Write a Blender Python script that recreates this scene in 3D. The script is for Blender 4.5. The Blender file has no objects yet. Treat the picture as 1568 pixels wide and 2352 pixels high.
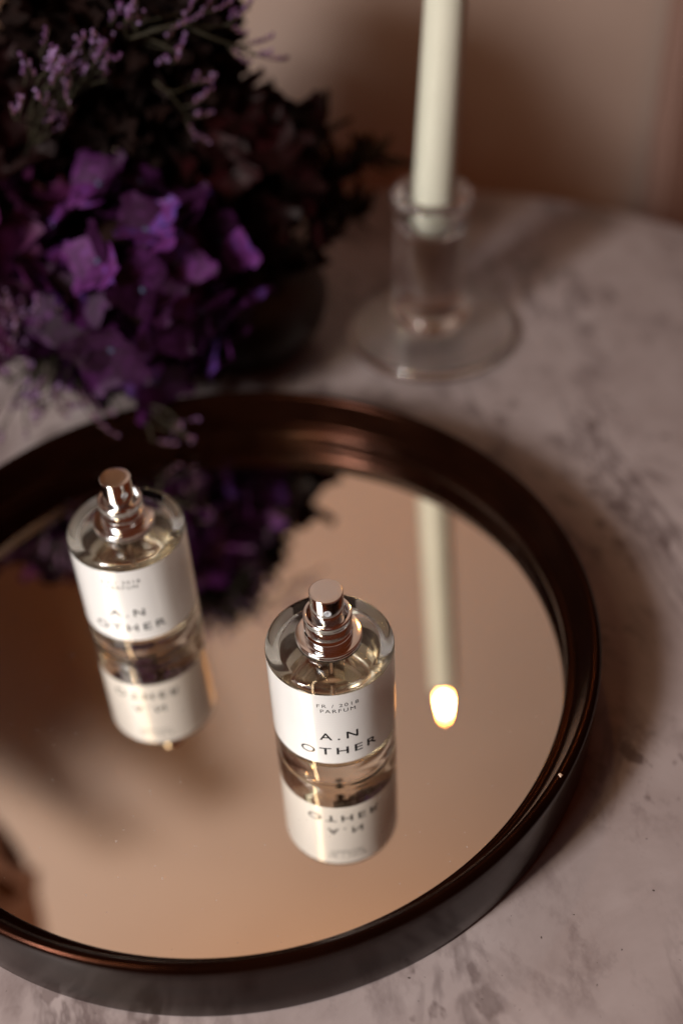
import bpy, bmesh, math, random
from mathutils import Vector, Matrix, Quaternion, noise
random.seed(7)
S = 0.01            # the scene is written in centimetres, built in metres
scene = bpy.context.scene
COL = scene.collection
PI = math.pi
R_ = math.radians

# ------------------------------------------------------------------ camera
CAM = Vector((-6.396, -32.526, 44.763))
FW = Vector((0.15629, 0.70830, -0.68840)); RT = Vector((0.96701, -0.25168, -0.03941)); UP = Vector((0.20117, 0.65952, 0.72426))
cd = bpy.data.cameras.new('camera')
cam = bpy.data.objects.new('camera', cd); COL.objects.link(cam)
m = Matrix((RT, UP, -FW)).transposed().to_4x4(); m.translation = CAM * S
cam.matrix_world = m
cd.sensor_fit = 'VERTICAL'; cd.sensor_height = 36.0; cd.sensor_width = 24.0; cd.lens = 44.52
cd.clip_start = 0.01; cd.clip_end = 50
cd.dof.use_dof = True; cd.dof.focus_distance = 0.4965; cd.dof.aperture_fstop = 2.7; cd.dof.aperture_blades = 0
scene.camera = cam
F_PX = 44.52 / 36 * 2352
def at(px, py, Y):
    """point of the plane y = Y (cm) seen at pixel px,py of a 1568 x 2352 picture"""
    d = (px - 784) / F_PX * RT - (py - 1176) / F_PX * UP + FW
    return CAM + d * ((Y - CAM.y) / d.y)

# ------------------------------------------------------------------ world, lamps, exposure
w = bpy.data.worlds.new('World'); scene.world = w; w.use_nodes = True
bg = w.node_tree.nodes['Background']
bg.inputs['Color'].default_value = (1.0, 0.20, 0.06, 1); bg.inputs['Strength'].default_value = 0.085
def area(name, loc, target, sx, sy, power, col):
    l = bpy.data.lights.new(name, 'AREA'); l.shape = 'RECTANGLE'; l.size = sx * S; l.size_y = sy * S
    l.energy = power; l.color = col
    o = bpy.data.objects.new(name, l); COL.objects.link(o)
    o.location = Vector(loc) * S
    o.rotation_euler = (Vector(target) - Vector(loc)).to_track_quat('-Z', 'Y').to_euler()
    return o
area('window_light', (-112, -58, 92), (0, 18, 10), 80, 80, 5.0, (1.0, 0.975, 0.95))
area('window_added_core', (-108, -56, 89), (0, 18, 10), 20, 34, 33.0, (1.0, 0.975, 0.95))  # smaller lamp added within the window for crisp highlights and darker shadow cores
sl = bpy.data.lights.new('added_warm_wall_spot', 'SPOT'); sl.energy = 24.0; sl.color = (1.0, 0.54, 0.17); sl.spot_size = R_(75); sl.spot_blend = 1.0; sl.shadow_soft_size = 0.05  # unseen warm spot added to give the upper wall its golden glow
so = bpy.data.objects.new('added_warm_wall_spot', sl); COL.objects.link(so); so.location = (0.05, -0.10, 1.75)
so.rotation_euler = (Vector((0.03, 0.53, 1.40)) - so.location).to_track_quat('-Z', 'Y').to_euler()
area('warm_strip_lamp', (-61, -40, 88), (0, 0, 10), 5, 55, 3.4, (1.0, 0.72, 0.42))
vs = scene.view_settings
vs.view_transform = 'Standard'; vs.look = 'None'; vs.gamma = 1.0; vs.exposure = 0.0; vs.use_curve_mapping = False
cy = scene.cycles
cy.use_denoising = True; cy.max_bounces = 20; cy.transmission_bounces = 16; cy.glossy_bounces = 8; cy.transparent_max_bounces = 12
cy.blur_glossy = 0.4; cy.sample_clamp_indirect = 12.0; cy.diffuse_bounces = 1

# ------------------------------------------------------------------ materials
def mat(name):
    M = bpy.data.materials.new(name); M.use_nodes = True
    nt = M.node_tree; b = nt.nodes['Principled BSDF']
    return M, nt, b
def pmat(name, col, rough=0.5, metal=0.0, spec=0.5, **kw):
    M, nt, b = mat(name)
    b.inputs['Base Color'].default_value = (*col, 1); b.inputs['Roughness'].default_value = rough
    b.inputs['Metallic'].default_value = metal; b.inputs['Specular IOR Level'].default_value = spec
    for k, v in kw.items(): b.inputs[k.replace('_', ' ')].default_value = v
    return M
def nd(nt, t, **kw):
    n = nt.nodes.new(t)
    for k, v in kw.items(): setattr(n, k, v)
    return n
def ramp(nt, fac, stops):
    n = nd(nt, 'ShaderNodeValToRGB'); e = n.color_ramp.elements
    while len(e) < len(stops): e.new(0.5)
    for i, (p, c) in enumerate(stops):
        e[i].position = p; e[i].color = (*c, 1) if len(c) == 3 else c
    nt.links.new(fac, n.inputs[0]); return n
def coords(nt, scale=(1, 1, 1), rot=(0, 0, 0), kind='Object'):
    t = nd(nt, 'ShaderNodeTexCoord'); mp = nd(nt, 'ShaderNodeMapping')
    mp.inputs['Scale'].default_value = scale; mp.inputs['Rotation'].default_value = rot
    nt.links.new(t.outputs[kind], mp.inputs[0]); return mp.outputs[0]
def noi(nt, vec, scale, detail=3, rough=0.55, dist=0.0):
    n = nd(nt, 'ShaderNodeTexNoise'); nt.links.new(vec, n.inputs['Vector'])
    n.inputs['Scale'].default_value = scale; n.inputs['Detail'].default_value = detail
    n.inputs['Roughness'].default_value = rough; n.inputs['Distortion'].default_value = dist
    return n.outputs['Fac']
def mixc(nt, fac, a, b, mode='MIX'):
    n = nd(nt, 'ShaderNodeMix', data_type='RGBA', blend_type=mode)
    if hasattr(fac, 'is_linked'): nt.links.new(fac, n.inputs[0])
    else: n.inputs[0].default_value = fac
    for v, i in ((a, 6), (b, 7)):
        if hasattr(v, 'is_linked'): nt.links.new(v, n.inputs[i])
        else: n.inputs[i].default_value = (*v, 1)
    return n.outputs[2]
def bump(nt, b, h, strength, dist):
    n = nd(nt, 'ShaderNodeBump'); n.inputs['Strength'].default_value = strength; n.inputs['Distance'].default_value = dist
    nt.links.new(h, n.inputs['Height']); nt.links.new(n.outputs[0], b.inputs['Normal'])

def make_marble():
    M, nt, b = mat('marble')
    v = coords(nt, (1, 1, 1), (0, 0, R_(-14)))
    vs_ = coords(nt, (1.0, 0.38, 1), (0, 0, R_(-16)))
    base = ramp(nt, noi(nt, v, 13, 6, 0.65, 0.3), [(0.28, (0.190, 0.150, 0.146)), (0.72, (0.285, 0.240, 0.238))])
    def ridge(n, width):
        a = nd(nt, 'ShaderNodeMath', operation='SUBTRACT'); nt.links.new(n, a.inputs[0]); a.inputs[1].default_value = 0.5
        c = nd(nt, 'ShaderNodeMath', operation='ABSOLUTE'); nt.links.new(a.outputs[0], c.inputs[0])
        return ramp(nt, c.outputs[0], [(0.0, (1, 1, 1)), (width, (0, 0, 0))]).outputs[0]
    def mul(a, c, k):
        m1 = nd(nt, 'ShaderNodeMath', operation='MULTIPLY'); nt.links.new(a, m1.inputs[0]); nt.links.new(c, m1.inputs[1])
        m2 = nd(nt, 'ShaderNodeMath', operation='MULTIPLY'); nt.links.new(m1.outputs[0], m2.inputs[0]); m2.inputs[1].default_value = k
        return m2.outputs[0]
    patch = ramp(nt, noi(nt, v, 11, 3, 0.5), [(0.42, (0, 0, 0)), (0.60, (1, 1, 1))]).outputs[0]
    patch2 = ramp(nt, noi(nt, coords(nt, (1, 1, 1), (0, 0, 1.9)), 15, 3, 0.5), [(0.40, (0, 0, 0)), (0.60, (1, 1, 1))]).outputs[0]
    c0 = mixc(nt, mul(ridge(noi(nt, vs_, 17, 5, 0.6, 0.7), 0.035), patch, 0.8), base.outputs[0], (0.085, 0.062, 0.062))
    soft = ramp(nt, noi(nt, coords(nt, (1.0, 0.6, 1), (0, 0, R_(-28))), 40, 6, 0.68, 0.15), [(0.50, (0, 0, 0)), (0.68, (1, 1, 1))]).outputs[0]
    c1 = mixc(nt, mul(soft, patch2, 0.8), c0, (0.082, 0.056, 0.056))
    fine = ramp(nt, noi(nt, coords(nt, (1.0, 0.65, 1), (0, 0, R_(-8))), 95, 3, 0.5, 0.1), [(0.58, (0, 0, 0)), (0.64, (1, 1, 1))]).outputs[0]
    c2 = mixc(nt, mul(fine, patch, 0.8), c1, (0.07, 0.047, 0.046))
    speck = ramp(nt, noi(nt, v, 420, 1, 0.5), [(0.76, (0, 0, 0)), (0.79, (1, 1, 1))])
    c3 = mixc(nt, speck.outputs[0], c2, (0.05, 0.036, 0.034))
    nt.links.new(c3, b.inputs['Base Color'])
    b.inputs['Roughness'].default_value = 0.32; b.inputs['Specular IOR Level'].default_value = 0.35
    return M
MARBLE = make_marble()

def make_wall():
    M, nt, b = mat('painted_plaster')
    v = coords(nt)
    c = ramp(nt, noi(nt, v, 3.0, 4, 0.6), [(0.3, (0.30, 0.220, 0.182)), (0.7, (0.335, 0.25, 0.208))])
    nt.links.new(c.outputs[0], b.inputs['Base Color']); b.inputs['Roughness'].default_value = 0.85
    bump(nt, b, noi(nt, v, 160, 3), 0.15, 0.001)
    return M
WALL = make_wall()

def make_frame():
    M, nt, b = mat('dark_lacquered_wood')
    v = coords(nt, (1, 1, 3))
    c = ramp(nt, noi(nt, v, 40, 4, 0.6), [(0.3, (0.009, 0.0027, 0.0013)), (0.7, (0.016, 0.0048, 0.0023))])
    nt.links.new(c.outputs[0], b.inputs['Base Color'])
    r = ramp(nt, noi(nt, v, 90, 3, 0.6), [(0.3, (0.15,) * 3), (0.7, (0.23,) * 3)])
    nt.links.new(r.outputs[0], b.inputs['Roughness']); b.inputs['Metallic'].default_value = 0.75; b.inputs['Specular IOR Level'].default_value = 0.06
    bump(nt, b, noi(nt, coords(nt), 300, 2), 0.03, 0.0002)
    return M
FRAME = make_frame()

def make_mirror():
    M, nt, b = mat('mirror_silvering')
    b.inputs['Base Color'].default_value = (0.86, 0.80, 0.72, 1); b.inputs['Metallic'].default_value = 1
    smear = ramp(nt, noi(nt, coords(nt, (1, 0.5, 1), (0, 0, 0.7)), 22, 5, 0.7, 0.8), [(0.45, (0.0,) * 3), (0.8, (0.05,) * 3)]).outputs[0]
    nt.links.new(smear, b.inputs['Roughness'])
    dust = ramp(nt, noi(nt, coords(nt), 700, 1, 0.5), [(0.775, (0, 0, 0)), (0.79, (1, 1, 1))]).outputs[0]
    df = nd(nt, 'ShaderNodeBsdfDiffuse'); df.inputs[0].default_value = (0.35, 0.32, 0.30, 1)
    half_ = nd(nt, 'ShaderNodeMath', operation='MULTIPLY'); nt.links.new(dust, half_.inputs[0]); half_.inputs[1].default_value = 0.45
    mx = nd(nt, 'ShaderNodeMixShader'); nt.links.new(half_.outputs[0], mx.inputs[0])
    nt.links.new(b.outputs[0], mx.inputs[1]); nt.links.new(df.outputs[0], mx.inputs[2])
    nt.links.new(mx.outputs[0], nt.nodes['Material Output'].inputs[0])
    return M
MIRROR = make_mirror()

def make_chrome():
    M, nt, b = mat('polished_metal')
    b.inputs['Base Color'].default_value = (0.86, 0.87, 0.88, 1); b.inputs['Metallic'].default_value = 1
    r = ramp(nt, noi(nt, coords(nt), 500, 2), [(0.3, (0.06,) * 3), (0.7, (0.11,) * 3)])
    nt.links.new(r.outputs[0], b.inputs['Roughness'])
    return M
CHROME = make_chrome()
NOZZLE = pmat('grey_plastic', (0.42, 0.44, 0.47), 0.4)
DARK = pmat('black_gap', (0.02, 0.015, 0.012), 0.6)
TUBE = pmat('clear_plastic', (0.95, 0.95, 0.92), 0.03, Transmission_Weight=1.0, IOR=1.375)
GLASS = pmat('clear_glass', (0.985, 0.99, 0.985), 0.0, Transmission_Weight=1.0, IOR=1.50)
LIQUID = pmat('pale_gold_perfume', (0.99, 0.95, 0.85), 0.0, Transmission_Weight=1.0, IOR=1.36)
def make_label():
    M, nt, b = mat('white_satin_label')
    b.inputs['Base Color'].default_value = (0.68, 0.68, 0.685, 1); b.inputs['Roughness'].default_value = 0.35
    b.inputs['Specular IOR Level'].default_value = 0.25
    wv = nd(nt, 'ShaderNodeTexWave', wave_type='BANDS', bands_direction='Z')
    nt.links.new(coords(nt), wv.inputs['Vector']); wv.inputs['Scale'].default_value = 210
    wv.inputs['Distortion'].default_value = 0.6; wv.inputs['Detail'].default_value = 2
    bn = nd(nt, 'ShaderNodeBump'); bn.inputs['Strength'].default_value = 1.0; bn.inputs['Distance'].default_value = 0.00004
    nt.links.new(wv.outputs['Fac'], bn.inputs['Height']); nt.links.new(bn.outputs[0], b.inputs['Coat Normal'])
    b.inputs['Coat Weight'].default_value = 0.9; b.inputs['Coat Roughness'].default_value = 0.03
    tr = nd(nt, 'ShaderNodeBsdfTranslucent'); tr.inputs[0].default_value = (0.92, 0.86, 0.76, 1)
    mx = nd(nt, 'ShaderNodeMixShader'); mx.inputs[0].default_value = 0.16
    nt.links.new(b.outputs[0], mx.inputs[1]); nt.links.new(tr.outputs[0], mx.inputs[2])
    nt.links.new(mx.outputs[0], nt.nodes['Material Output'].inputs[0])
    return M
LABEL = make_label()
INK = pmat('black_ink', (0.010, 0.010, 0.013), 0.5, spec=0.15)
def make_wax():
    M, nt, b = mat('ivory_wax')
    c = ramp(nt, noi(nt, coords(nt, (1, 1, .3)), 60, 3), [(0.3, (0.43, 0.425, 0.35)), (0.7, (0.48, 0.47, 0.39))])
    nt.links.new(c.outputs[0], b.inputs['Base Color'])
    b.inputs['Roughness'].default_value = 0.42
    b.inputs['Subsurface Weight'].default_value = 0.0; b.inputs['Subsurface Radius'].default_value = (0.006, 0.004, 0.002)
    b.inputs['Subsurface Scale'].default_value = 1.0
    return M
WAX = make_wax()
WICK = pmat('charred_wick', (0.03, 0.02, 0.015), 0.9)
def make_flame():
    M, nt, b = mat('flame')
    b.inputs['Base Color'].default_value = (0, 0, 0, 1)
    b.inputs['Emission Color'].default_value = (1.0, 0.42, 0.11, 1); sx = nd(nt, 'ShaderNodeSeparateXYZ'); nt.links.new(coords(nt, kind='Generated'), sx.inputs[0])
    c = ramp(nt, sx.outputs['Z'], [(0.0, (0.35, 0.10, 0.03)), (0.18, (1.0, 0.36, 0.07)), (0.45, (1.0, 0.46, 0.13)), (1.0, (1.0, 0.34, 0.06))])
    nt.links.new(c.outputs[0], b.inputs['Emission Color'])
    st = ramp(nt, sx.outputs['Z'], [(0.0, (0.05,) * 3), (0.22, (0.6,) * 3), (0.5, (1, 1, 1)), (1.0, (0.35,) * 3)])
    mu = nd(nt, 'ShaderNodeMath', operation='MULTIPLY'); nt.links.new(st.outputs[0], mu.inputs[0]); mu.inputs[1].default_value = 520
    nt.links.new(mu.outputs[0], b.inputs['Emission Strength'])
    return M
FLAME = make_flame()
def make_petal(name, dark, light, rough=0.55, spec=0.12, blue=None):
    M, nt, b = mat(name)
    v = coords(nt)
    oi = nd(nt, 'ShaderNodeObjectInfo')
    n = noi(nt, v, 160, 3)
    add = nd(nt, 'ShaderNodeMath', operation='MULTIPLY_ADD'); nt.links.new(oi.outputs['Random'], add.inputs[0])
    add.inputs[1].default_value = 0.8; nt.links.new(n, add.inputs[2])
    sub = nd(nt, 'ShaderNodeMath', operation='SUBTRACT'); nt.links.new(add.outputs[0], sub.inputs[0]); sub.inputs[1].default_value = 0.4
    midc = tuple(d + (l - d) * 0.22 for d, l in zip(dark, light))  # skewed random tone paints shade into most petals, so few look lit
    c = ramp(nt, sub.outputs[0], [(0.1, dark), (0.5, midc), (0.8, light)] + ([(1.0, blue)] if blue else []))
    nt.links.new(c.outputs[0], b.inputs['Base Color']); b.inputs['Roughness'].default_value = rough
    b.inputs['Specular IOR Level'].default_value = spec
    bump(nt, b, noi(nt, coords(nt, (1, 4, 1)), 260, 2), 0.3, 0.0006)
    # thin petal: part of the light passes through
    tr = nd(nt, 'ShaderNodeBsdfTranslucent'); nt.links.new(c.outputs[0], tr.inputs[0])
    mx = nd(nt, 'ShaderNodeMixShader'); mx.inputs[0].default_value = 0.25
    nt.links.new(b.outputs[0], mx.inputs[1]); nt.links.new(tr.outputs[0], mx.inputs[2])
    nt.links.new(mx.outputs[0], nt.nodes['Material Output'].inputs[0])
    return M
PURPLE = make_petal('purple_petal', (0.010, 0.001, 0.008), (0.085, 0.016, 0.10), blue=(0.075, 0.035, 0.19))  # bluish end tone paints cool highlights into some petals
PLUM = make_petal('plum_petal', (0.008, 0.001, 0.004), (0.055, 0.008, 0.042))
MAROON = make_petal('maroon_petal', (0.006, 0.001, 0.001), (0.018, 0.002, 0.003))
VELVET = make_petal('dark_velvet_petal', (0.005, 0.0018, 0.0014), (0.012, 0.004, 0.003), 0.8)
LILAC = make_petal('lilac_floret', (0.085, 0.03, 0.09), (0.27, 0.17, 0.33))
CALYX = pmat('reddish_calyx', (0.10, 0.03, 0.045), 0.7)
STEM = pmat('olive_stem', (0.014, 0.011, 0.005), 0.7, spec=0.2)
EYE = pmat('floret_eye', (0.022, 0.03, 0.07), 0.7)
DARKLEAF = make_petal('dark_leaf', (0.010, 0.006, 0.003), (0.03, 0.016, 0.008), 0.7)  # dark leaf colour of the foliage sprigs
DRYLEAF = make_petal('brown_dried_leaf', (0.06, 0.020, 0.008), (0.10, 0.035, 0.014), 0.7)
CHIP = pmat('bare_chip', (0.45, 0.33, 0.25), 0.6)
PANEL = pmat('dark_red_brown_panel', (0.20, 0.115, 0.088), 0.7)
VASE = pmat('dark_ceramic', (0.012, 0.007, 0.005), 0.45)

# ------------------------------------------------------------------ mesh helpers (all in cm)
def link(name, bm, material, parent=None, smooth=True, loc=None):
    me = bpy.data.meshes.new(name)
    bmesh.ops.scale(bm, vec=(S, S, S), verts=bm.verts)
    bm.normal_update(); bm.to_mesh(me); bm.free()
    if smooth:
        for p in me.polygons: p.use_smooth = True
    me.materials.append(material)
    return link_me(name, me, parent, loc)
def link_me(name, me, parent=None, loc=None, rot=None, scale=None):
    o = bpy.data.objects.new(name, me); COL.objects.link(o)
    if parent: o.parent = parent
    if loc is not None: o.location = Vector(loc) * S
    if rot is not None: o.rotation_mode = 'QUATERNION'; o.rotation_quaternion = rot
    if scale is not None: o.scale = scale
    return o
def tag(o, label=None, cat=None, group=None, kind=None):
    for k, v in (('label', label), ('category', cat), ('group', group), ('kind', kind)):
        if v: o[k] = v
    return o
def thing(name, loc, label, cat, group=None, rz=0):
    o = bpy.data.objects.new(name, None); COL.objects.link(o)
    o.location = Vector(loc) * S; o.rotation_euler = (0, 0, rz); o.empty_display_size = 0.01
    return tag(o, label, cat, group)
def lathe(prof, n=96, closed=False, a0=0.0, a1=None):
    """profile of (radius, z); full turn unless a1 is given. closed joins last to first."""
    bm = bmesh.new(); rings = []
    full = a1 is None
    k = n if full else n + 1
    for r, z in prof:
        if r < 1e-6: rings.append([bm.verts.new((0, 0, z))])
        else:
            rings.append([bm.verts.new((r * math.cos(t), r * math.sin(t), z)) for t in
                          ((a0 + (2 * PI if full else (a1 - a0)) * i / n) for i in range(k))])
    pairs = list(zip(rings, rings[1:])) + ([(rings[-1], rings[0])] if closed else [])
    for A, B in pairs:
        for i in range(n):
            j = (i + 1) % n if full else i + 1
            vs_ = []
            for v in ((A[0] if len(A) == 1 else A[i]), (A[0] if len(A) == 1 else A[j]), (B[0] if len(B) == 1 else B[j]), (B[0] if len(B) == 1 else B[i])):
                if v not in vs_: vs_.append(v)
            if len(vs_) > 2: bm.faces.new(vs_)
    bmesh.ops.recalc_face_normals(bm, faces=bm.faces)
    return bm
def arc(cx, cz, r, d0, d1, n=6):
    return [(cx + r * math.cos(R_(d0 + (d1 - d0) * i / n)), cz + r * math.sin(R_(d0 + (d1 - d0) * i / n))) for i in range(n + 1)]
def tube(bm, pts, r0, r1, n=6):
    pts = [Vector(p) for p in pts]; rings = []
    up = Vector((0.3, 0.2, 1)).normalized()
    for i, p in enumerate(pts):
        d = (pts[min(i + 1, len(pts) - 1)] - pts[max(i - 1, 0)]).normalized()
        a = d.cross(up)
        if a.length < 1e-3: a = d.cross(Vector((1, 0, 0)))
        a.normalize(); b = d.cross(a)
        r = r0 + (r1 - r0) * i / (len(pts) - 1)
        rings.append([bm.verts.new(p + r * (math.cos(2 * PI * k / n) * a + math.sin(2 * PI * k / n) * b)) for k in range(n)])
    for A, B in zip(rings, rings[1:]):
        for k in range(n): bm.faces.new((A[k], A[(k + 1) % n], B[(k + 1) % n], B[k]))
    bm.faces.new(rings[0][::-1]); bm.faces.new(rings[-1])
def bez(p0, p1, p2, n=8):
    p0, p1, p2 = Vector(p0), Vector(p1), Vector(p2)
    return [(1 - t) ** 2 * p0 + 2 * t * (1 - t) * p1 + t * t * p2 for t in (i / n for i in range(n + 1))]

# ------------------------------------------------------------------ setting: wall and table
ZT = -1.1
def build_wall():
    bm = bmesh.new()
    a = R_(0)
    bmesh.ops.create_cube(bm, size=1)
    bmesh.ops.scale(bm, vec=(420, 8, 330), verts=bm.verts)
    bmesh.ops.translate(bm, vec=(0, 57, 90), verts=bm.verts)
    o = link('wall', bm, WALL, smooth=False); tag(o, 'plain pinkish beige plaster wall behind the table', 'wall', kind='structure')
build_wall()
def build_panel():
    bm = bmesh.new(); bmesh.ops.create_cube(bm, size=1)
    bmesh.ops.scale(bm, vec=(165, 3, 330), verts=bm.verts); bmesh.ops.translate(bm, vec=(39.0 + 82.5, 51.2, 90), verts=bm.verts)
    bmesh.ops.bevel(bm, geom=list(bm.edges), offset=0.6, segments=3, affect='EDGES')
    o = link('wall_panel', bm, PANEL, smooth=False); tag(o, 'dark reddish brown panel on the wall at the right edge of the picture', 'wall panel', kind='structure')
build_panel()
def build_table():
    t = thing('marble_table', (6.2, 12.2, ZT), 'round table with flecked pale marble top under the mirror tray', 'table')
    Rt = 35.4
    prof = [(0, -2.2)] + [(Rt - 0.4, -2.2)] + arc(Rt - 0.35, -1.85, 0.35, -90, 0, 4) + arc(Rt - 0.35, -0.35, 0.35, 0, 90, 5) + [(20, 0), (0, 0)]
    link('tabletop', lathe(prof, 192), MARBLE, t)
    leg = [(0, -72), (15, -72), (15, -71), (4, -69), (2.6, -60), (2.6, -8), (8, -2.25), (0, -2.25)]
    link('pedestal', lathe(leg, 48), FRAME, t)
build_table()

# ------------------------------------------------------------------ mirror tray
def build_tray():
    TX, TY = -3.55, 5.63
    t = thing('mirror_tray', (TX, TY, ZT), 'large round mirror tray with dark brown frame holding the perfume bottles', 'tray')
    h = -ZT
    prof = [(14.6, 0.03), (16.2, 0.03)] + arc(16.30, 0.23, 0.2, -90, 0, 3) + [(16.52, 1.2), (16.55, h + 1.9)]
    prof += arc(16.29, h + 2.38, 0.26, 0, 158, 11)
    prof += [(15.58, h + 1.16), (15.54, h + 1.10), (15.48, h + 1.07)]
    prof += arc(15.33, h + 0.90, 0.17, 70, 185, 7)
    prof += [(15.16, h + 0.7), (15.22, h + 0.4), (15.36, h + 0.02), (14.6, h - 0.05)]
    link('frame', lathe(prof, 224, closed=True), FRAME, t)
    link('mirror_glass', lathe([(0, h - 0.04), (15.34, h - 0.04), (15.34, h), (0, h)], 160), MIRROR, t, smooth=False)
    rnd = random.Random(5); bm = bmesh.new(); bmesh.ops.create_icosphere(bm, subdivisions=2, radius=0.10)
    for v in bm.verts: v.co *= rnd.uniform(0.55, 1.2); v.co.z *= 0.35
    a = math.atan2(-6.25 - TY, 7.64 - TX)
    link('paint_chip', bm, CHIP, t, loc=(16.30 * math.cos(a), 16.30 * math.sin(a), h + 2.63))
build_tray()

# ------------------------------------------------------------------ perfume bottles
BR = 2.6
def text_mesh(lines, R, a_mid):
    """lines: (text, centre angle offset deg, arc deg, baseline z, cap height, spacing) -> bmesh wrapped on a cylinder"""
    out = bmesh.new()
    for txt, off, span, z0, cap, sp in lines:
        cu = bpy.data.curves.new('lettering', 'FONT'); cu.body = txt; cu.space_character = sp; cu.resolution_u = 4; cu.offset = 0.012 if cap > 0.3 else 0.0
        to = bpy.data.objects.new('lettering', cu); COL.objects.link(to)
        me = to.to_mesh()
        bm = bmesh.new(); bm.from_mesh(me); to.to_mesh_clear()
        bpy.data.objects.remove(to); bpy.data.curves.remove(cu)
        xs = [v.co.x for v in bm.verts]; ys = sorted(v.co.y for v in bm.verts)
        x0, x1 = min(xs), max(xs); y0, y1 = min(0, ys[0]) if '/' not in txt else 0.0, 0.727 if '/' in txt else ys[-1]
        W = R_(span) * R
        for v in bm.verts: v.co = Vector(((v.co.x - x0) / (x1 - x0) * W - W / 2, (v.co.y - y0) / (y1 - y0) * cap + z0, 0))
        k = int(W / 0.07)
        for i in range(1, k):
            g = list(bm.verts) + list(bm.edges) + list(bm.faces)
            bmesh.ops.bisect_plane(bm, geom=g, plane_co=(-W / 2 + W * i / k, 0, 0), plane_no=(1, 0, 0), dist=1e-6)
        for v in bm.verts:
            a = a_mid + R_(off) + v.co.x / R
            v.co = Vector((R * math.cos(a), R * math.sin(a), v.co.y))
        t = bpy.data.meshes.new('t'); bm.to_mesh(t); bm.free(); out.from_mesh(t); bpy.data.meshes.remove(t)
    bmesh.ops.triangulate(out, faces=out.faces)
    for f in out.faces:
        c = f.calc_center_median(); f.normal_update()
        if f.normal.dot(Vector((c.x, c.y, 0))) < 0: f.normal_flip()
    return out
def make_bottle(loc, a_text, a_nozzle, label):
    t = thing('perfume_bottle', loc, label, 'perfume bottle', 'glass perfume bottles on the mirror tray')
    # glass: outer skin and inner cavity in one mesh
    half = R_(150); Z0, Z1 = 1.62, 6.06
    low = [(0, 0.10), (1.9, 0.10), (2.15, 0.006)] + arc(2.30, 0.306, 0.30, -90, 0, 6) + [(BR, Z0)]
    high = [(BR, Z1)] + arc(2.22, 6.07, 0.38, 2, 90, 9) + [(1.2, 6.46), (0, 6.46)]
    strip = [(BR, Z0), (BR, 3.0), (BR, 4.5), (BR, Z1)]
    def add(bm, b2):
        tmp = bpy.data.meshes.new('t'); b2.to_mesh(tmp); b2.free(); bm.from_mesh(tmp); bpy.data.meshes.remove(tmp)
    def out(b2):
        for f in b2.faces:
            c = f.calc_center_median(); f.normal_update()
            if f.normal.dot(Vector((c.x, c.y, (c.z - 3) * 2 if c.z < 1 or c.z > 6.06 else 0))) < 0: f.normal_flip()
        return b2
    bm = out(lathe(low, 128)); add(bm, out(lathe(high, 128)))
    add(bm, out(lathe(strip, 24, a0=a_text + half, a1=a_text + 2 * PI - half)))   # bare glass between the label's ends
    cav = [(0, 1.10), (1.5, 1.02)] + arc(1.86, 1.36, 0.40, -78, 0, 6) + [(2.26, 3.2)] + arc(1.78, 5.42, 0.48, 0, 70, 7) + [(1.2, 6.05), (0.75, 6.22), (0.62, 6.40), (0, 6.40)]
    b2 = lathe(cav, 96); bmesh.ops.reverse_faces(b2, faces=b2.faces); add(bm, b2)
    link('glass_body', bm, GLASS, t)
    liq = [(0, 1.095), (1.5, 1.015)] + arc(1.862, 1.36, 0.403, -78, 0, 6) + [(2.263, 3.2), (2.263, 5.32), (2.20, 5.24), (2.0, 5.22), (0, 5.22)]
    link('liquid', lathe(liq, 96), LIQUID, t)
    link('dip_tube', lathe([(0, 2.3), (0.09, 2.3), (0.09, 6.35), (0, 6.35)], 20), TUBE, t)
    # the label closes the outer skin: it is fused to the glass
    lb = link('label', out(lathe(strip, 120, a0=a_text - half, a1=a_text + half)), LABEL, t)
    link('lettering', text_mesh([('A.N', 0, 35, 3.20, 0.46, 1.5), ('OTHER', 0, 72.5, 2.22, 0.47, 1.35),
                                 ('FR / 2018', 0.8, 37, 5.30, 0.215, 1.3), ('PARFUM', 0.6, 31, 4.97, 0.215, 1.3)], BR + 0.004, a_text), INK, lb, smooth=False)
    # metal neck
    fl = [(0, 6.47)] + arc(1.30, 6.51, 0.04, -90, 0, 2) + arc(1.29, 6.79, 0.05, 0, 90, 3) + [(0.98, 6.84), (0, 6.84)]
    link('flange', lathe(fl, 80), CHROME, t)
    co = [(0.5, 6.842), (0.96, 6.842), (0.97, 6.88), (0.97, 7.15), (0.93, 7.18), (0.93, 7.26), (0.965, 7.29), (0.965, 7.95)] + arc(0.925, 7.98, 0.04, 0, 90, 3) + arc(0.84, 7.99, 0.03, 90, 180, 3) + [(0.81, 7.4), (0.5, 7.38)]
    link('collar', lathe(co, 80, closed=True), CHROME, t)
    ac = [(0, 7.39), (0.66, 7.39)] + [(0.665, 7.5), (0.67, 9.12)] + arc(0.63, 9.15, 0.04, 0, 90, 4) + [(0.4, 9.188), (0, 9.188)]
    sb = link('spray_button', lathe(ac, 72), CHROME, t)
    # nozzle: a ring and a recessed disc on the front of the button
    na = a_nozzle; n = Vector((math.cos(na), math.sin(na), 0))
    q = n.to_track_quat('Z', 'Y')
    ring = link('nozzle', lathe([(0.0, 0.0), (0.10, 0.0), (0.125, 0.012), (0.15, 0.012), (0.155, -0.03), (0.0, -0.03)], 28), NOZZLE, sb)
    ring.rotation_mode = 'QUATERNION'; ring.rotation_quaternion = q; ring.location = (n * 0.668 + Vector((0, 0, 8.60))) * S
    return t
make_bottle((0, 0, 0), R_(261.5), R_(259), 'clear glass perfume bottle in sharp focus at the middle of the mirror tray')
make_bottle((-6.993, 8.967, 0), R_(254), R_(293), 'clear glass perfume bottle blurred in front of the purple flowers, far from camera')

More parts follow.
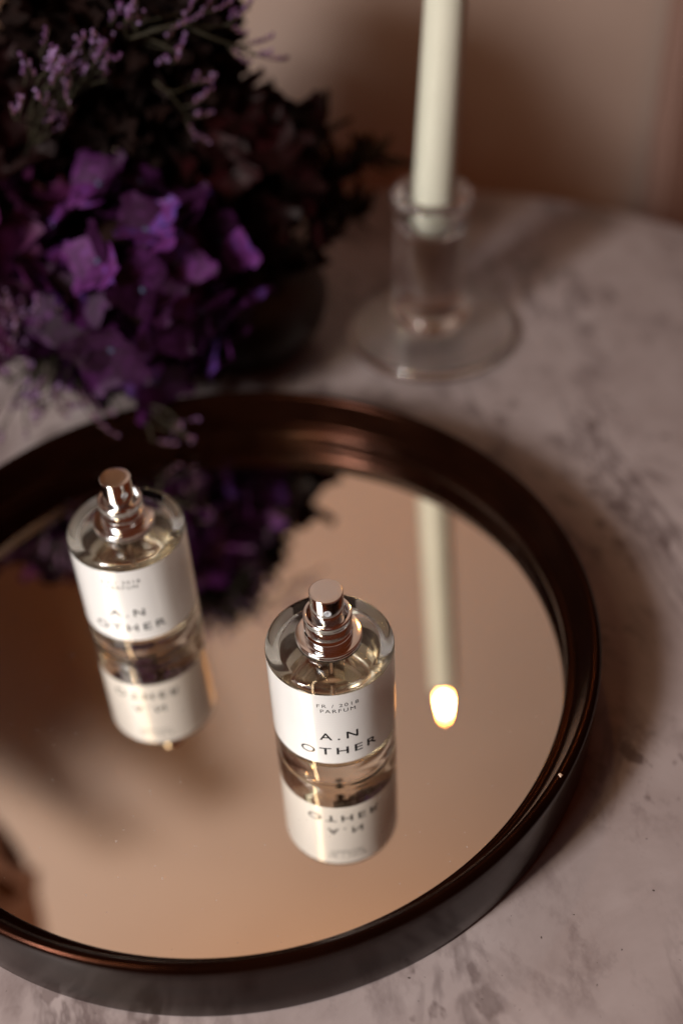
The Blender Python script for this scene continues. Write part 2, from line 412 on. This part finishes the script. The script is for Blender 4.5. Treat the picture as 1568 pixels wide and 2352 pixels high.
# ------------------------------------------------------------------ candlestick and candle
HX, HY = 13.205, 28.31
def build_holder():
    t = thing('candlestick', (HX, HY, ZT), 'clear glass candlestick with wide round foot holding the ivory candle', 'candle holder')
    foot = [(0, 0.06), (4.2, 0.06), (4.5, 0.02), (4.6, 0.02)] + arc(4.63, 0.44, 0.42, -90, 78, 8) + [(4.2, 0.89), (3.4, 0.97), (2.5, 1.06), (2.05, 1.14), (1.9, 1.24), (0, 1.24)]
    link('foot', lathe(foot, 112), GLASS, t)
    prof = [(0, 1.245), (1.88, 1.245), (1.80, 1.42), (1.90, 1.64)] + arc(1.98, 2.05, 0.34, -60, 75, 7) + [(2.12, 2.7), (2.12, 8.8)] + arc(2.06, 9.5, 0.30, -55, 90, 9) + arc(1.72, 9.55, 0.25, 90, 180, 6) + [(1.42, 9.2), (1.34, 7.9), (1.15, 7.6), (0, 7.6)]
    bm = lathe(prof, 112)
    link('socket', bm, GLASS, t)
build_holder()
def build_candle():
    t = thing('taper_candle', (HX, HY, 6.53), 'tall lit ivory taper candle standing in the glass candlestick', 'candle')
    t.rotation_mode = 'QUATERNION'; t.rotation_quaternion = Vector((0.045, -0.012, 1)).normalized().to_track_quat('Z', 'Y')
    L = 29.0
    prof = [(0, 0)] + [(1.0, 0), (1.16, 0.3)] + [(1.17 - 0.20 * i / 10, 1 + (L - 1.6) * i / 10) for i in range(11)] + arc(0.80, L - 0.25, 0.16, 10, 90, 4) + [(0.5, L - 0.2), (0.1, L - 0.32), (0, L - 0.32)]
    link('wax_body', lathe(prof, 64), WAX, t)
    bm = bmesh.new(); tube(bm, bez((0, 0, L - 0.35), (0, 0, L + 0.3), (0.12, 0, L + 0.7), 5), 0.06, 0.05, 6)
    link('wick', bm, WICK, t)
    fp = [(0, 0), (0.16, 0.10), (0.27, 0.4), (0.31, 0.9), (0.29, 1.6), (0.20, 2.6), (0.09, 3.5), (0, 4.1)]
    f = link('flame', lathe(fp, 24), FLAME, t, loc=(0.05, 0, L + 0.15))
build_candle()

# ------------------------------------------------------------------ flowers
def petal_me(name, L, W, cup, rip, seed, material, nu=7, nv=6, blunt=0.62):
    bm = bmesh.new(); g = []
    rnd = random.Random(seed); ph = rnd.uniform(0, 6.28); sk = rnd.uniform(-0.1, 0.1)
    for i in range(nu + 1):
        u = i / nu
        wv = W / 2 * max(0.07, math.sin(PI * min(1, (u * 0.93 + 0.05)) ** blunt) ** 0.75 if u < 1 else 0.42)
        row = []
        for j in range(nv + 1):
            v = -1 + 2 * j / nv
            x = u * L * (1 - 0.09 * v * v * u) ; y = v * wv + sk * u * L
            z = cup * (u * u * L * 0.5 + 0.25 * v * v * wv) + rip * math.sin(ph + 3.2 * v + 4 * u) * u
            row.append(bm.verts.new((x, y, z)))
        g.append(row)
    for i in range(nu):
        for j in range(nv): bm.faces.new((g[i][j], g[i + 1][j], g[i + 1][j + 1], g[i][j + 1]))
    me = bpy.data.meshes.new(name); bmesh.ops.scale(bm, vec=(S, S, S), verts=bm.verts)
    bm.to_mesh(me); bm.free()
    for p in me.polygons: p.use_smooth = True
    me.materials.append(material); return me
def ball_me(name, r, material):
    bm = bmesh.new(); bmesh.ops.create_icosphere(bm, subdivisions=2, radius=r * S); me = bpy.data.meshes.new(name); bm.to_mesh(me); bm.free()
    for p in me.polygons: p.use_smooth = True
    me.materials.append(material); return me
EYE_ME = ball_me('floret', 0.17, EYE)
MEYE_ME = ball_me('floret', 0.14, VELVET)
def q_face(along, normal):
    x = Vector(along).normalized(); z = (Vector(normal) - x * x.dot(Vector(normal))).normalized(); y = z.cross(x)
    return Matrix((x, y, z)).transposed().to_quaternion()
def q_out(n, spin):
    return Vector(n).to_track_quat('Z', 'Y') @ Quaternion((0, 0, 1), spin)
def fib(n, i):
    z = 1 - 2 * (i + 0.5) / n; r = math.sqrt(1 - z * z); a = i * 2.39996
    return Vector((r * math.cos(a), r * math.sin(a), z))
def flower_head(name, loc, rad, n_out, n_in, petals, eye, label, cat, stem_to, seed, squash=(1, 1, 1), npet=4, open_=(0.0, 0.45), stemmat=STEM):
    rnd = random.Random(seed)
    t = thing(name, loc, label, cat)
    for layer, n, rr in ((0, n_out, 1.0), (1, n_in, 0.72)):
        for i in range(n):
            d = fib(n, i); d = (d + Vector((rnd.gauss(0, .1), rnd.gauss(0, .1), rnd.gauss(0, .1)))).normalized()
            k = rad * rr * rnd.uniform(0.86, 1.06)
            p = Vector((d.x * squash[0], d.y * squash[1], d.z * squash[2])) * k
            tilt = (d + Vector((rnd.gauss(0, .28), rnd.gauss(0, .28), rnd.gauss(0, .28)))).normalized()
            f = link_me('floret', eye, t, p, q_out(tilt, rnd.uniform(0, 6.28)))
            s0 = rnd.uniform(0.85, 1.15)
            for j in range(npet):
                a = 2 * PI * j / npet + rnd.gauss(0, .12); up = rnd.uniform(*open_)
                link_me('petal', rnd.choice(petals), f, None, Quaternion((0, 0, 1), a) @ Quaternion((0, 1, 0), -up) @ Quaternion((1, 0, 0), rnd.gauss(0, .25)), (s0, s0 * rnd.uniform(.85, 1.1), s0))
    bm = bmesh.new(); bmesh.ops.create_icosphere(bm, subdivisions=3, radius=1)
    for v in bm.verts: v.co = Vector((v.co.x * squash[0], v.co.y * squash[1], v.co.z * squash[2])) * rad * (0.66 + 0.10 * noise.noise(v.co * 2.5))
    link('flower_core', bm, VELVET, t)
    bm = bmesh.new(); e = Vector(stem_to) - Vector(loc)
    tube(bm, bez((0, 0, 0), e * 0.5 + Vector((0, 0, 1.5)), e, 10), 0.35, 0.4, 8)
    link('stem', bm, stemmat, t)
    return t
VX, VY = 2.5, 31.0
def build_vase():
    t = thing('vase', (VX, VY, ZT), 'dark glossy ceramic vase almost hidden under the flowers', 'vase')
    prof = [(0, 0), (2.8, 0), (3.6, 0.4), (4.6, 2.0), (4.9, 3.6), (4.5, 5.2), (3.4, 6.4), (2.9, 7.0), (3.0, 7.3), (2.85, 7.3), (2.7, 6.9), (3.2, 6.2), (4.3, 5.0), (4.6, 3.6), (4.3, 2.1), (3.3, 0.7), (0, 0.5)]
    link('body', lathe(prof, 72), VASE, t)
build_vase()
MOUTH = (VX - 0.5, VY, 5.5)
hyd = [petal_me('petal', 2.35, 2.6, c, r * 0.7, s, PURPLE, 10, 8) for c, r, s in ((0.15, .10, 1), (0.35, .14, 2), (-0.15, .12, 3), (0.5, .08, 4), (0.05, .2, 5), (-0.3, .1, 6))]
mar = [petal_me('petal', 2.0, 2.0, c, r, s, MAROON) for c, r, s in ((0.3, .12, 11), (0.6, .14, 12), (-0.1, .12, 13), (0.5, .2, 14))]
plu = [petal_me('petal', 2.6, 2.7, c, r, s, PLUM) for c, r, s in ((0.2, .10, 61), (0.4, .14, 62), (-0.15, .12, 63), (0.5, .1, 64))]
vel = [petal_me('petal', 1.9, 1.5, c, r, s, VELVET, 5, 4) for c, r, s in ((0.5, .1, 21), (0.8, .1, 22), (0.3, .15, 23))]
flower_head('hydrangea', (-4.1, 26.5, 7.2), 5.8, 50, 24, hyd, EYE_ME, 'purple hydrangea head drooping behind the mirror tray rim', 'flower', MOUTH, 3, (1, 0.95, 1.0))
flower_head('hydrangea', (-11.2, 29.8, 8.2), 5.2, 34, 20, plu, EYE_ME, 'darker plum hydrangea head cut off by the left edge of the picture', 'flower', MOUTH, 13, (1, 0.95, 1.0))
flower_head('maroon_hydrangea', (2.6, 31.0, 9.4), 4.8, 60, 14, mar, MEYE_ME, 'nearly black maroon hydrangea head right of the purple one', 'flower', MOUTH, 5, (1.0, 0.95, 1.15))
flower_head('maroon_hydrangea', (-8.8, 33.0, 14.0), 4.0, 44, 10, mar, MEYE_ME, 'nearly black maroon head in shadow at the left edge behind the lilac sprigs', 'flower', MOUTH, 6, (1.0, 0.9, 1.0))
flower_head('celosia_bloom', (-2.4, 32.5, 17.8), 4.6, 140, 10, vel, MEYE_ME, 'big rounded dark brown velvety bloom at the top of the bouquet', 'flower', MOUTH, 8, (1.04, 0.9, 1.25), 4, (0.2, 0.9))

# statice: thin branching stems with one-sided spikes of tiny lilac florets
def floret_me(k):
    rnd = random.Random(k); bm = bmesh.new()
    prof = [(0.012, 0.0), (0.035, 0.09), (0.05, 0.17), (0.085 + 0.02 * rnd.random(), 0.27), (0.05, 0.25), (0.0, 0.20)]
    n = 6; rings = []
    for r, z in prof:
        rings.append([bm.verts.new((r * math.cos(2 * PI * i / n) * rnd.uniform(.85, 1.15), r * math.sin(2 * PI * i / n) * rnd.uniform(.85, 1.15), z + rnd.uniform(-.01, .01))) for i in range(n)])
    for ri, (A, B) in enumerate(zip(rings, rings[1:])):
        for i in range(n):
            f = bm.faces.new((A[i], A[(i + 1) % n], B[(i + 1) % n], B[i])); f.material_index = 0 if ri < 2 else 1; f.smooth = True
    me = bpy.data.meshes.new('floret'); bmesh.ops.scale(bm, vec=(S, S, S), verts=bm.verts); bm.to_mesh(me); bm.free()
    me.materials.append(CALYX); me.materials.append(LILAC); return me
FLO = [floret_me(k) for k in range(5)]
def statice(label, main, spikes, seed, group='sprigs of statice in the bouquet', dens=0.17, fs=1.0):
    """main: list of stem polylines; spikes: (start, end) pairs in cm, world"""
    rnd = random.Random(seed); base = Vector(main[0][0])
    t = thing('statice_sprig', base, label, 'statice', group)
    bm = bmesh.new()
    for pl in main:
        P = [Vector(p) - base for p in pl]
        pts = P if len(P) > 3 else (bez(*P, 8) if len(P) == 3 else [P[0].lerp(P[1], i / 5) + Vector((0, 0, .12 * math.sin(PI * i / 5))) for i in range(6)])
        tube(bm, pts, 0.085, 0.05, 5)
    link('stem', bm, STEM, t)
    for a, b in spikes:
        a, b = Vector(a) - base, Vector(b) - base
        d = b - a; side = d.cross(Vector((rnd.gauss(0, .4), -1, rnd.gauss(0, .4)))).normalized()
        if side.z < 0: side = -side
        bow = side * d.length * rnd.uniform(-0.22, -0.08)
        pts = bez(a, (a + b) / 2 + bow, b, 7)
        o = pts[0]
        bm = bmesh.new(); tube(bm, [p - o for p in pts], 0.05, 0.025, 5)
        sp = link('flower_spike', bm, STEM, t, loc=o)
        L = d.length; n = max(3, int(L * 0.75 / dens))
        for k in range(n):
            u = 0.25 + 0.75 * (k + rnd.random() * .6) / n; u = min(u, 1)
            i = min(int(u * 7), 6); p = pts[i].lerp(pts[i + 1], u * 7 - i) - o
            tan = (pts[i + 1] - pts[i]).normalized()
            q = (side * rnd.uniform(.5, 1.1) + tan * rnd.uniform(.5, 1.0) + Vector((rnd.gauss(0, .25), rnd.gauss(0, .25), rnd.gauss(0, .25)))).normalized()
            s = rnd.uniform(.8, 1.25) * fs
            link_me('floret', rnd.choice(FLO), sp, p, q_out(q, rnd.uniform(0, 6.28)), (s, s, s))
    return t
Z5 = lambda x, y, Y: at(x * .48, y * .48, Y)
def cloud(cx0, cy0, cx1, cy1, Y, n, seed, dirpx=(20, -45), spread=26):
    """spikes scattered over a patch of the picture at about depth Y"""
    rnd = random.Random(seed); out = []
    for _ in range(n):
        x, y = rnd.uniform(cx0, cx1), rnd.uniform(cy0, cy1); yy = Y + rnd.uniform(-1.5, 1.0)
        a = at(x, y, yy); b = at(x + dirpx[0] + rnd.gauss(0, spread), y + dirpx[1] + rnd.gauss(0, spread), yy + rnd.uniform(-1, .6))
        out.append((a, b))
    return out
def twigs(root, spikes, seed):
    """thin stems from a root point to the spike starts, gathered through a few forks"""
    rnd = random.Random(seed); fk = []
    for i, (a, _) in enumerate(spikes):
        mid = Vector(root).lerp(a, 0.6) + Vector((rnd.gauss(0, .5), rnd.gauss(0, .3), rnd.gauss(0, .5)))
        fk.append([Vector(root), mid, a])
    return fk
Ya = 27.0
statice('statice sprig with lilac spikes reaching out right against the beige wall',
    [[Z5(620, 185, Ya), Z5(850, 110, Ya), Z5(1000, 128, Ya), Z5(1075, 122, Ya)], [Z5(850, 110, Ya), Z5(1040, 190, Ya), Z5(1120, 215, Ya), Z5(1190, 230, Ya)]],
    [(Z5(1065, 125, Ya), Z5(1212, 4, Ya)), (Z5(1090, 118, Ya), Z5(1182, 168, Ya)), (Z5(1095, 118, Ya), Z5(1130, 50, Ya)), (Z5(1150, 218, Ya), Z5(1308, 180, Ya)),
     (Z5(1180, 235, Ya), Z5(1372, 288, Ya)), (Z5(1190, 260, Ya), Z5(1300, 250, Ya)), (Z5(1090, 220, Ya), Z5(1190, 310, Ya)), (Z5(900, 110, Ya), Z5(1010, 20, Ya)), (Z5(980, 60, Ya), Z5(1115, 10, Ya))], 31)
sp = cloud(90, 110, 270, 190, 27, 20, 41, (22, -38), 18)
statice('dense statice sprig with many pale lilac spikes at the upper left of the bouquet', [[at(120, 260, 29), at(150, 200, 28), at(180, 160, 27.5), at(240, 100, 27)]] + twigs(at(140, 250, 28.5), sp[::2], 1), sp, 42)
sp = cloud(30, 170, 170, 320, 26, 18, 43, (10, -42), 16)
statice('statice sprig hanging at the left edge above the purple hydrangea', [[at(60, 360, 29), at(80, 300, 27), at(100, 260, 26.5), at(110, 190, 26)]] + twigs(at(80, 330, 28), sp[::2], 2), sp, 44)
sp = cloud(230, 40, 430, 70, 28, 12, 45, (28, -40), 20) + cloud(360, 90, 420, 150, 27.5, 6, 46, (12, -30), 14)
statice('statice sprig crossing the dark bloom near the top edge', [[at(200, 110, 29), at(290, 85, 28.5), at(330, 50, 28), at(420, 30, 28)]] + twigs(at(300, 80, 28.5), sp[::2], 3), sp, 47)
Yc = 26.5
statice('small pale statice sprig in front of the maroon hydrangea',
    [[Z5(740, 390, Yc), Z5(790, 430, Yc), Z5(840, 440, Yc), Z5(930, 400, Yc)], [Z5(800, 430, Yc), Z5(850, 490, Yc), Z5(900, 560, Yc)]],
    [(Z5(900, 415, Yc), Z5(960, 360, Yc)), (Z5(920, 405, Yc), Z5(1040, 370, Yc)), (Z5(880, 510, Yc), Z5(1015, 430, Yc)), (Z5(890, 560, Yc), Z5(1020, 545, Yc)), (Z5(900, 590, Yc), Z5(995, 690, Yc)), (Z5(890, 570, Yc), Z5(930, 660, Yc))], 51)
Yd = 23.0
sp = cloud(0, 700, 130, 900, 23.5, 22, 53, (-5, -40), 26) + cloud(0, 860, 130, 985, 23.2, 20, 54, (-10, 30), 24)
statice('statice sprig spilling over the marble left of the tray', [[at(150, 700, 26), at(110, 760, 24.5), at(70, 830, 24), at(40, 930, 23.5)]] + twigs(at(120, 760, 24.8), sp[::2], 4), sp, 55)
sp = cloud(110, 830, 300, 950, 22.0, 16, 57, (20, 30), 26)
statice('statice sprig drooping over the back rim of the tray', [[at(150, 800, 25), at(190, 850, 23.5), at(240, 890, 22.5), at(280, 950, 21.5)]] + twigs(at(170, 820, 24), sp[::2], 5), sp, 58)
sp = cloud(320, 960, 440, 1010, 19.6, 7, 59, (25, 10), 18)
statice('short statice tip hanging inside the tray rim above the mirror', [[at(280, 900, 22.5), at(330, 935, 21), at(370, 960, 20.2), at(430, 990, 19.6)]] + twigs(at(320, 930, 21.2), sp[::2], 6), sp, 60)

# dark foliage at the right of the bouquet, one leaf per part
LEAF = [petal_me('leaf', 1.7, 0.85, c, .05, s, DARKLEAF, 4, 3) for c, s in ((.3, 71), (.6, 72), (-.3, 73))]
def foliage(label, pts, n, seed, L=1.0):
    rnd = random.Random(seed); base = Vector(pts[0])
    t = thing('foliage_sprig', base, label, 'foliage', 'dark leafy sprigs beside the vase')
    P = [Vector(p) - base for p in pts]; bm = bmesh.new(); tube(bm, P, 0.12, 0.05, 5); link('stem', bm, STEM, t)
    for k in range(n):
        u = (0.25 + 0.75 * (k + rnd.random()) / n) * (len(P) - 1); i = min(int(u), len(P) - 2)
        p = P[i].lerp(P[i + 1], u - i)
        d = Vector((rnd.gauss(0, 1), rnd.gauss(0, 1), rnd.gauss(0, 1) + .5)) + (P[i + 1] - P[i]).normalized() * .8
        link_me('leaf', rnd.choice(LEAF), t, p, d.to_track_quat('X', 'Z'), (L * rnd.uniform(.7, 1.4),) * 3)
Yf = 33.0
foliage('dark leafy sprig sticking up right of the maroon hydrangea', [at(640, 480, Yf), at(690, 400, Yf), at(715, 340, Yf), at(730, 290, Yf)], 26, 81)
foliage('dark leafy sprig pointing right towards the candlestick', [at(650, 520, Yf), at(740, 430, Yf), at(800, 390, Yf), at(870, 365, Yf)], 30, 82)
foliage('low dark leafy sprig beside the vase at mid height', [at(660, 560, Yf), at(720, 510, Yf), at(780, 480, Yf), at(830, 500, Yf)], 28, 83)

# brown dried leaves left of the table, mostly unseen, added to shade the wall
def build_leaves():
    root = Vector((-44, 34, -72))
    t = thing('dried_leaves', root, 'brown dried leaves left of the table, one rounded tip mirrored at the left edge of the tray, the others unseen and added to shade the wall', 'dried leaves')
    link('floor_vase', lathe([(0, 0), (9, 0), (11, 4), (12, 16), (9, 30), (6, 38), (6.6, 40), (6.0, 40), (5.4, 38), (8.4, 30), (11.3, 16), (10, 5), (0, 1)], 48), VASE, t)
    for k, (base, tip, W, sd) in enumerate((((-33, 31, 36), (-22.6, 29, 50), 7, 91), ((-37, 32, 40), (-28, 34, 84), 24, 92), ((-40, 33, 22), (-25, 36, 58), 21, 93), ((-46, 33, 40), (-44, 30, 88), 16, 94), ((-34, 33, 12), (-25.5, 32, 40), 15, 95))):
        b, p = Vector(base), Vector(tip)
        bm = bmesh.new(); tube(bm, [q - root for q in bez(root + Vector((0, 0, 30)), (b.x - 3, b.y, 5), b, 12)], 0.45, 0.3, 6)
        link('stalk', bm, DRYLEAF, t)
        me = petal_me('blade', (p - b).length, W, 0.25, 0.5, sd, DRYLEAF, 14, 8)
        link_me('blade', me, t, b - root, q_face(p - b, (0.35, -1, 0.1)))
build_leaves()
